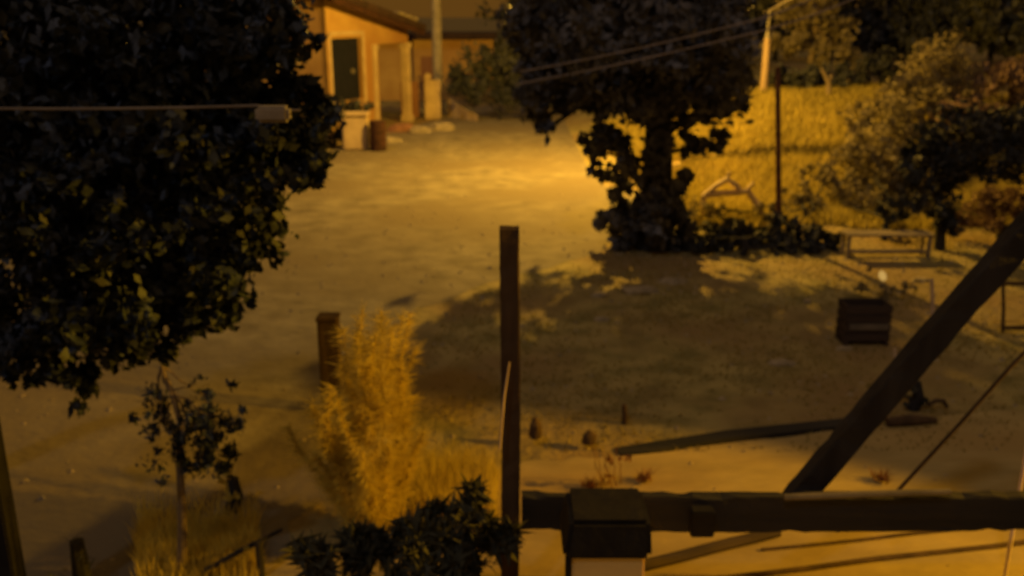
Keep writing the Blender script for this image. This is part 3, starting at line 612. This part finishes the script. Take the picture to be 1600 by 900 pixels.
# low dark strip between lawn and bare yard
ea, eb = G(965, 708), G(1338, 662)
bm = bmesh.new(); mid = ea.lerp(eb, .45)
for a, b, h0, h1 in ((ea, mid, .02, .06), (mid, eb, .06, .035)):
    dr_ = (b - a).normalized(); pr = Vector((-dr_.y, dr_.x, 0)) * .085
    v = [bm.verts.new(q_) for q_ in (a - pr, b - pr, b + pr, a + pr, a - pr + Vector((0, 0, h0)), b - pr + Vector((0, 0, h1)), b + pr + Vector((0, 0, h1)), a + pr + Vector((0, 0, h0)))]
    for f in ((0, 1, 5, 4), (1, 2, 6, 5), (2, 3, 7, 6), (3, 0, 4, 7), (4, 5, 6, 7), (3, 2, 1, 0)): bm.faces.new([v[i] for i in f])
tag(link('dark_strip', bm, M_DWOODX, None, ea), 'long low dark strip along the lawn edge', 'edging')
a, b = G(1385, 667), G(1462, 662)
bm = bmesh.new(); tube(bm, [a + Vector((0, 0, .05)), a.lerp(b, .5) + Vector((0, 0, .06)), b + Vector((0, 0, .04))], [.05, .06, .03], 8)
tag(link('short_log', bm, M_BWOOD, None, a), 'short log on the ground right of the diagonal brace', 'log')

# small plants and stones around the dark strip
b_ = G(1425, 640)
bush('small_shrub', 'small dark green shrub right behind the diagonal brace', [C(1422, 600, b_.y, 18, 28, 220, .12), C(1428, 625, b_.y, 22, 12, 120, .12)], M_LMID, .06, 71, b_, 'small plants on the lawn', cat='shrub')
bm = bmesh.new(); y_ = G(1470, 640).y
tube(bm, [D(1450, 634, y_), D(1462, 626, y_), D(1474, 626, y_), D(1480, 636, y_)], [.02, .025, .025, .02], 7)
tag(link('bent_hose', bm, M_BWOOD, None, G(1465, 640)), 'short curved brown hoop beside the small dark green shrub', 'hoop')
for px, pt, pb_, wd, lab in ((836, 652, 697, 11, 'dark upright stone just right of the brown post'), (920, 672, 702, 13, 'small dark pointed stone on the lawn edge')):
    p = G(px, pb_); hz = D(px, pt, p.y).z; bm = bmesh.new(); rock(bm, (p.x, p.y, hz * .45), (pxs(wd, p.y), .07, hz * .58), px)
    tag(link('dark_stone', bm, M_BWOOD, None, p), lab, 'stone', 'dark stones near the brown post')
yd = G(960, 765).y
t = empty('dry_weed', G(960, 765), 'clump of thin reddish dry stems behind the rail', 'plant')
bm = bmesh.new()
for k in range(6):
    a_ = G(940 + k * 6, 765 - (k % 3) * 4); tt = D(925 + k * 8 + rnd.uniform(-4, 4), 692 + (k * 37 % 30), a_.y); tube(bm, wob(a_, tt, 4, .05, k), [.005, .004, .004, .003, .002], 5)
link('stems', bm, M_REDST, t)
P = clump_points([C(958, 715, yd, 26, 22, 70, .08), C(945, 745, yd, 20, 12, 30, .08)], 1, 3, .1); np_mesh('leaves', leaf_quads(P, .045, .4, 0, 4), 4, M_REDST, t, G(960, 765))
for px, py, lab in ((1006, 748, 'small brown tuft beside the dry red stems'), (1376, 748, 'small brown tuft behind the rail, under the brace cable'), (922, 760, 'small brown tuft left of the dry red stems')):
    p = G(px, py + 6); g2 = np.random.default_rng(px); q_ = p.x + g2.normal(size=60) * .03, p.y + g2.normal(size=60) * .03
    tag(np_mesh('grass_tuft', blades(q_[0], q_[1], .05, .12, .008, lambda a, b: 0.03, px), 3, M_REDST), lab, 'grass tuft', 'brown tufts by the rail')

# ================================================================== TIMBER FRAME (post, rail, brace) IN FRONT
dF = 5.57
post_x = X(797, 600, dF); z_top = D(797, 356, dF).z
t = empty('timber_post', (post_x, dF, 0), 'tall square brown timber post standing in the middle foreground', 'post')
bm = bmesh.new(); wpx = pxs(31, dF)
rough(bm, (post_x, dF, 0), (post_x, dF, z_top), wpx, wpx, 34, .004, 8); link('shaft', bm, M_BWOOD, t)
bm = bmesh.new(); a, b = D(781, 702, dF - .15), D(796, 566, dF - .12); tube(bm, [a, a.lerp(b, .6) + Vector((-.01, 0, 0)), b], [.008, .008, .005], 6)
tag(link('leaning_cane', bm, M_PALEW, None, a), 'thin pale cane leaning against the tall brown post', 'cane')
t = empty('timber_rail', (1.6, dF - .16, 0), 'heavy dark rail running to the right edge with a diagonal brace', 'fence')
def R_(px, py, dd=dF - .16): return D(px, py, dd)
bm = bmesh.new(); a = R_(815, 800); b = R_(1700, 800); zc = a.z
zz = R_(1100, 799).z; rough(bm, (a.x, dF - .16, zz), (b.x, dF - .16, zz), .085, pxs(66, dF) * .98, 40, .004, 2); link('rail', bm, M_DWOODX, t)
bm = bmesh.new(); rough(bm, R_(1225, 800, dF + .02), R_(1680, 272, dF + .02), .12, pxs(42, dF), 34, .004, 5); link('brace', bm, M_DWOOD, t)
bm = bmesh.new(); box(bm, (R_(1098, 800, dF - .3).x, dF - .29, R_(1098, 816, dF - .3).z), (pxs(38, dF), .10, pxs(46, dF)), bevel=.01); link('joint_block', bm, M_BLACKC, t)
bm = bmesh.new(); xr = R_(1690, 800).x; box(bm, (xr, dF, 1.35), (.14, .14, 2.7), bevel=.01); link('post', bm, M_BWOOD, t)
bm = bmesh.new(); tube(bm, [R_(1400, 770, dF + .3), R_(1500, 662, dF + .3), R_(1580, 572, dF + .3), R_(1680, 470, dF + .3)], [.014] * 4, 6)
tag(link('stay_wire', bm, M_BWOOD, None, R_(1400, 770, dF + .3)), 'thin brown rod slanting up right of the diagonal brace', 'rod')
bm = bmesh.new(); p = D(1595, 757, 5.9); tube(bm, [(p.x, 5.9, 0), (p.x, 5.9, D(1594, 680, 5.9).z)], [.014, .014], 8)
tag(link('marker_stake', bm, M_PINKP, None, (p.x, 5.9, 0)), 'thin pinkish white stake at the right edge behind the rail', 'stake')
# grey tube added along the rail as the lit streak of its top edge
bm = bmesh.new(); tube(bm, [R_(1225, 777, dF - .25), R_(1350, 772, dF - .25), R_(1485, 768, dF - .25)], [.022, .024, .02], 8)
tag(link('rail_glint', bm, M_METAL, None, R_(1350, 775, dF - .25)), 'light grey tube standing for the lit streak along the dark rail', 'highlight')
# dark streaks on the ground built as tubes; the thin ones stand for shadow
for a, b, r_, lab in (((1000, 893), (1215, 838), .045, 'thick dark streak on the ground right of the cream pillar'), ((1190, 862), (1640, 815), .016, 'thin brown strip standing for a shadow on the ground below the rail, the farther of two'), ((1060, 915), (1640, 846), .022, 'thin brown strip standing for a shadow on the ground below the rail, the nearer of two')):
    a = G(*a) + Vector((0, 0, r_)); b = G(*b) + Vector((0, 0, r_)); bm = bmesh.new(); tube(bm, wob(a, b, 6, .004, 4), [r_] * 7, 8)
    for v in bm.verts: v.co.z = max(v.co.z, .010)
    tag(link('ground_streak', bm, M_BWOOD if r_ < .03 else M_CRATE, None, a), lab, 'pole', 'dark streaks on the yard')

# cream pillar with black cap
dd = 4.95; dx = X(945, 870, dd); rr = pxs(60, dd)
zt_ = D(944, 866, dd - rr).z; zc1 = D(944, 786, dd).z
t = empty('cream_pillar', (dx, dd, 0), 'square cream pillar with a thick black cap standing in the near foreground', 'pillar')
bm = bmesh.new(); box(bm, (dx, dd, zt_ / 2), (rr * 2, rr * 2, zt_), bevel=.015)
link('shaft', bm, M_DRUM, t)
bm = bmesh.new(); box(bm, (dx - rr - .022, dd - rr + .03, zt_ / 2 - .01), (.035, .05, zt_ - .02), bevel=.008); link('corner_strip', bm, M_BLACKC, t)
bm = bmesh.new(); vs = box(bm, (dx - .012, dd - .01, (zt_ + zc1) / 2 - .008), (rr * 2 + .09, rr * 2 + .07, zc1 - zt_ + .02), bevel=.03)
for v in vs:
    if v.co.z > (zt_ + zc1) / 2: v.co.x = dx + (v.co.x - dx) * (.86 if v.co.x < dx else .97); v.co.y = dd + (v.co.y - dd) * .85
link('cap', bm, M_BLACKC, t)

# ================================================================== FENCE POST IN THE ROAD EDGE + WIRES
pw = pxs(31, 9); pX = X(514, 520, 9); pz = D(514, 498, 9).z
t = empty('fence_post', (pX, 9, 0), 'short thick dark post at the road edge behind the golden shrub', 'post')
bm = bmesh.new(); box(bm, (pX, 9, pz / 2), (pw, pw, pz), bevel=.012); link('shaft', bm, M_BWOOD, t)
bm = bmesh.new(); box(bm, (pX, 9, pz + .018), (pw * 1.1, pw * 1.1, .04), bevel=.008); link('cap', bm, M_BWOOD, t)

# bottom-left low rail fence
t = empty('low_fence', G(390, 880), 'low thin dark rail fence at the bottom left', 'fence')
yy = 5.9
bm = bmesh.new(); tube(bm, [D(318, 893, yy), D(380, 858, yy), D(440, 828, 6.2)], [.02, .02, .018], 7); link('rail', bm, M_DWOOD, t)
for px, py in ((404, 846), (322, 890)):
    bm = bmesh.new(); p = D(px, py, yy + .05); tube(bm, [(p.x, p.y, 0), (p.x, p.y, p.z)], [.03, .028], 8); link('post', bm, M_DWOOD, t)

# ================================================================== GOLDEN FEATHERY SHRUB
b_ = G(585, 842)
t = empty('feathery_shrub', b_, 'tall feathery golden shrub glowing in the lamplight left of the brown post', 'shrub')
g = np.random.default_rng(77)
bm = bmesh.new(); fr = []
for k in range(86):
    a_ = g.uniform(0, 2 * math.pi); top = D(588 + g.normal() * 36, 485 + abs(g.normal()) * 110, b_.y + g.normal() * .3)
    if k % 2: top = D(560 + g.normal() * 62, 660 + g.normal() * 65, b_.y + g.normal() * .35)
    root = b_ + Vector((g.normal() * .1, g.normal() * .1, 0)); P_ = wob(root, top, 5, .04, k); tube(bm, P_, [.010, .009, .007, .006, .004, .002], 5)
    for q_ in range(560):
        s = g.uniform(.18, 1.0) * 5; i = min(4, int(s)); p = Vector(P_[i]).lerp(P_[i + 1], s - i)
        fr.append(np.array(p))
link('stem', bm, M_FEATH, t)
fr = np.array(fr); n = len(fr)
dirs = g.normal(size=(n, 3)); dirs[:, 2] = np.abs(dirs[:, 2]) * .7 + .05; 
out_ = fr - np.array(b_); out_[:, 2] = 0; dirs += out_ * 1.6; dirs /= np.linalg.norm(dirs, axis=1)[:, None]
Ls = g.uniform(.05, .17, n)[:, None]; tips = fr + dirs * Ls; tips[:, 2] -= Ls[:, 0] * .2
sd_ = g.normal(size=(n, 3)); sd_ -= dirs * (dirs * sd_).sum(1)[:, None]; sd_ /= np.linalg.norm(sd_, axis=1)[:, None]; sd_ *= .005
np_mesh('fronds', np.stack([fr - sd_, fr + sd_, tips], 1), 3, M_FEATH, t, b_)
b2_ = G(735, 800)
t = empty('low_golden_weed', b2_, 'low golden weeds between the feathery shrub and the brown post', 'plant')
n = 2600; ax = np.array([G(650 + g.uniform(0, 125), 770 + g.uniform(-30, 60)) for _ in range(n)])
np_mesh('blades', blades(ax[:, 0], ax[:, 1], .12, .42, .006, lambda a, b: 0.0, 8, .25), 3, M_FEATH, t, b2_)

# ================================================================== SPIKY DARK PLANT
def spiky(name, label, base, n_, L0, L1, wd, seed, spread=1.0, m=M_SPIKY, bias=(0, 0)):
    r_ = random.Random(seed); t = empty(name, base, label, 'plant')
    bm = bmesh.new()
    for k in range(n_):
        a_ = r_.uniform(0, 2 * math.pi); el = r_.uniform(.35, 1.35); Ln = r_.uniform(L0, L1)
        hd = Vector((math.cos(a_), math.sin(a_), 0)); p = Vector(base) + Vector((r_.uniform(-.12, .12), r_.uniform(-.12, .12), r_.uniform(.0, .3)))
        sdv = Vector((-math.sin(a_), math.cos(a_), 0)); N_ = 6; rows = []
        for i in range(N_ + 1):
            w2 = wd * (math.sin(math.pi * min(1, (i / N_) * .85 + .12))) * (1 if i < N_ else .05)
            rows.append((bm.verts.new(p - sdv * w2), bm.verts.new(p - Vector((0, 0, w2 * .35))), bm.verts.new(p + sdv * w2)))
            e2 = el - 1.25 * (i / N_) ** 1.6
            p = p + (hd * math.cos(e2) * spread + Vector((0, 0, math.sin(e2))) + Vector((bias[0], bias[1], 0)) * .3) * Ln / N_
        for a, b in zip(rows, rows[1:]):
            bm.faces.new((a[0], a[1], b[1], b[0])); bm.faces.new((a[1], a[2], b[2], b[1]))
    link('leaves', bm, m, t)
    bm = bmesh.new(); tube(bm, [base, Vector(base) + Vector((0, 0, .35))], [.07, .05], 8); link('stalk', bm, M_BARK, t)
    return t
for nm, lab, cs_, x_, sd0_ in (('leafy_shrub', 'dark narrow leafed shrub at the bottom, right below the golden shrub', [C(690, 830, 5.1, 75, 55, 620, .35), C(735, 790, 5.1, 34, 30, 220, .2), C(770, 850, 5.15, 45, 50, 330, .25), C(640, 870, 5.0, 70, 45, 420, .3), C(715, 885, 5.0, 90, 30, 380, .3)], 700, 5),
                           ('leafy_shrub', 'lower dark narrow leafed shrub at the bottom, left of its taller neighbour', [C(540, 875, 5.0, 75, 34, 420, .3), C(490, 890, 5.0, 45, 24, 200, .2), C(590, 855, 5.05, 45, 30, 240, .2)], 545, 6)):
    b_ = Vector((X(x_, 880, 5.1), 5.1, 0))
    plant(nm, lab, 'shrub', b_, [b_, b_ + Vector((0, 0, .3)), b_ + Vector((.03, 0, .55))], [.05, .04, .03], cs_, M_SPIKY, .20, 1.0, M_BARK, 'narrow leafed shrubs at the bottom', sd0_, .014, aspect=.16, shell=.25, droop=-.5)

# ================================================================== SLENDER SAPLING (left)
b_ = G(284, 899); d_ = b_.y
tp_ = [b_, D(285, 840, d_), D(284, 780, d_), D(280, 720, d_ + .02), D(282, 660, d_), D(268, 610, d_), D(252, 572, d_)]
plant('slender_sapling', 'slender pale trunked sapling with thin dark foliage at the lower left', 'tree', b_, tp_, [.040, .036, .030, .026, .022, .018, .012],
      [C(238, 645, d_, 30, 46, 400, .18), C(340, 655, d_, 44, 44, 800, .2), C(345, 640, d_, 60, 50, 120, .2), C(270, 700, d_, 60, 60, 160, .2), C(300, 700, d_, 40, 40, 600, .2), C(345, 705, d_ + .1, 28, 40, 500, .15), C(285, 640, d_, 20, 22, 60, .1), C(310, 600, d_, 20, 15, 20, .1), C(250, 690, d_, 24, 24, 60, .12)], M_LDARK, .052, 1.35, M_PBARK, seed=81, limb_r=.009, aspect=.32, group='trees on the left', droop=-.6)
b_ = G(362, 800)
bush('yellow_weed', 'small golden weed beside the slender sapling', [C(352, 740, b_.y, 14, 26, 60, .08), C(362, 765, b_.y, 16, 22, 70, .08)], M_FEATH, .06, 82, b_, 'small plants by the road', cat='plant')
b_ = G(300, 885)
n = 4200; ax = np.array([G(215 + g.uniform(0, 190), 865 + g.normal() * 26) for _ in range(n)])
t = empty('low_golden_weed', b_, 'low golden weeds around the foot of the slender sapling', 'plant')
np_mesh('blades', blades(ax[:, 0], ax[:, 1], .06, .24, .007, lambda a, b: 0.02, 18, .25), 3, M_FEATH, t, b_)
spiky('spiky_tuft', 'tiny dark spiky tuft at the bottom edge near the black upright post', Vector((X(128, 900, 5.9), 5.9, 0)), 16, .1, .22, .008, 16)

# ================================================================== BIG LEFT TREE
px0 = X(14, 900, 5.4)
t = empty('veranda_post', (px0, 5.4, 0), 'straight black upright post at the left edge of the view', 'post')
bm = bmesh.new(); box(bm, (px0, 5.4, 1.6), (.155, .155, 3.2), bevel=.01); link('shaft', bm, M_BLACKB, t)
bm = bmesh.new(); box(bm, (px0, 5.4, 3.24), (.2, .2, .08), bevel=.01); link('cap', bm, M_BLACKB, t)
tx0 = -5.0
tpts = [Vector((tx0, 7.2, 0)), Vector((tx0 + .05, 7.2, 1)), Vector((tx0 + .1, 7.2, 1.9)), Vector((tx0 + .4, 7.2, 2.7)), Vector((tx0 + .8, 7.3, 3.3)), Vector((tx0 + 1.5, 7.4, 4.0))]
dl = 6.8
cs = [C(70, 60, dl, 130, 110, 2600, .8), C(230, 50, dl, 130, 95, 2600, .8), C(375, 60, dl, 85, 85, 1700, .7), C(120, 200, dl, 150, 90, 2800, .8), C(290, 190, dl, 130, 90, 2600, .8), C(415, 165, dl, 60, 55, 800, .6),
      C(430, 235, dl, 85, 48, 1300, .6), C(470, 255, dl, 45, 45, 420, .4), C(350, 310, dl, 95, 65, 1700, .7), C(180, 330, dl, 150, 100, 2800, .8), C(40, 340, dl, 90, 120, 1900, .8), C(60, 480, dl, 90, 90, 1700, .6),
      C(200, 460, dl, 120, 80, 2200, .7), C(320, 430, dl, 70, 60, 900, .6), C(320, 485, dl, 62, 38, 400, .4), C(120, 545, dl, 85, 56, 700, .5), C(250, 525, dl, 55, 40, 320, .4), C(110, 605, dl, 44, 32, 150, .3), C(360, 480, dl, 34, 28, 90, .3), C(470, 200, dl, 60, 60, 200, .5), C(430, 60, dl, 60, 60, 220, .5), C(395, 370, dl, 62, 60, 200, .5),
      C(445, 20, dl, 25, 30, 200, .4), C(390, 380, dl, 42, 40, 300, .4), C(40, 585, dl, 40, 24, 140, .3), C(60, 200, 7.6, 120, 200, 2200, .5), C(250, 200, 7.6, 160, 170, 3000, .5), C(200, 400, 7.5, 130, 110, 2000, .4)]
plant('broadleaf_tree', 'large black leafed tree filling the left side close to the viewer', 'tree', Vector((tx0, 7.2, 0)), tpts, [.16, .15, .14, .12, .10, .06], cs, M_LDARK, .105, 1.25, seed=91, limb_r=.035, starts=[tpts[4], tpts[5], tpts[4]], aspect=.55, group='trees on the left', shell=.3, m_bark=M_BLACKB)

# cable with a small grey box in front of the big tree
a, b = D(-60, 169, 5.6), D(402, 165, 5.6)
cb_ = cable('house_cable', [a, b, D(470, 172, 5.7)], .009, 'pale cable stretched level across the big black tree', M_WIRE, .01)
bm = bmesh.new(); p = D(427, 178, 5.6); box(bm, p, (pxs(50, 5.6), .1, pxs(24, 5.6)), bevel=.02); 
tag(link('junction_box', bm, M_CONC, None, p), 'small grey box hanging at the end of the pale cable', 'junction box')
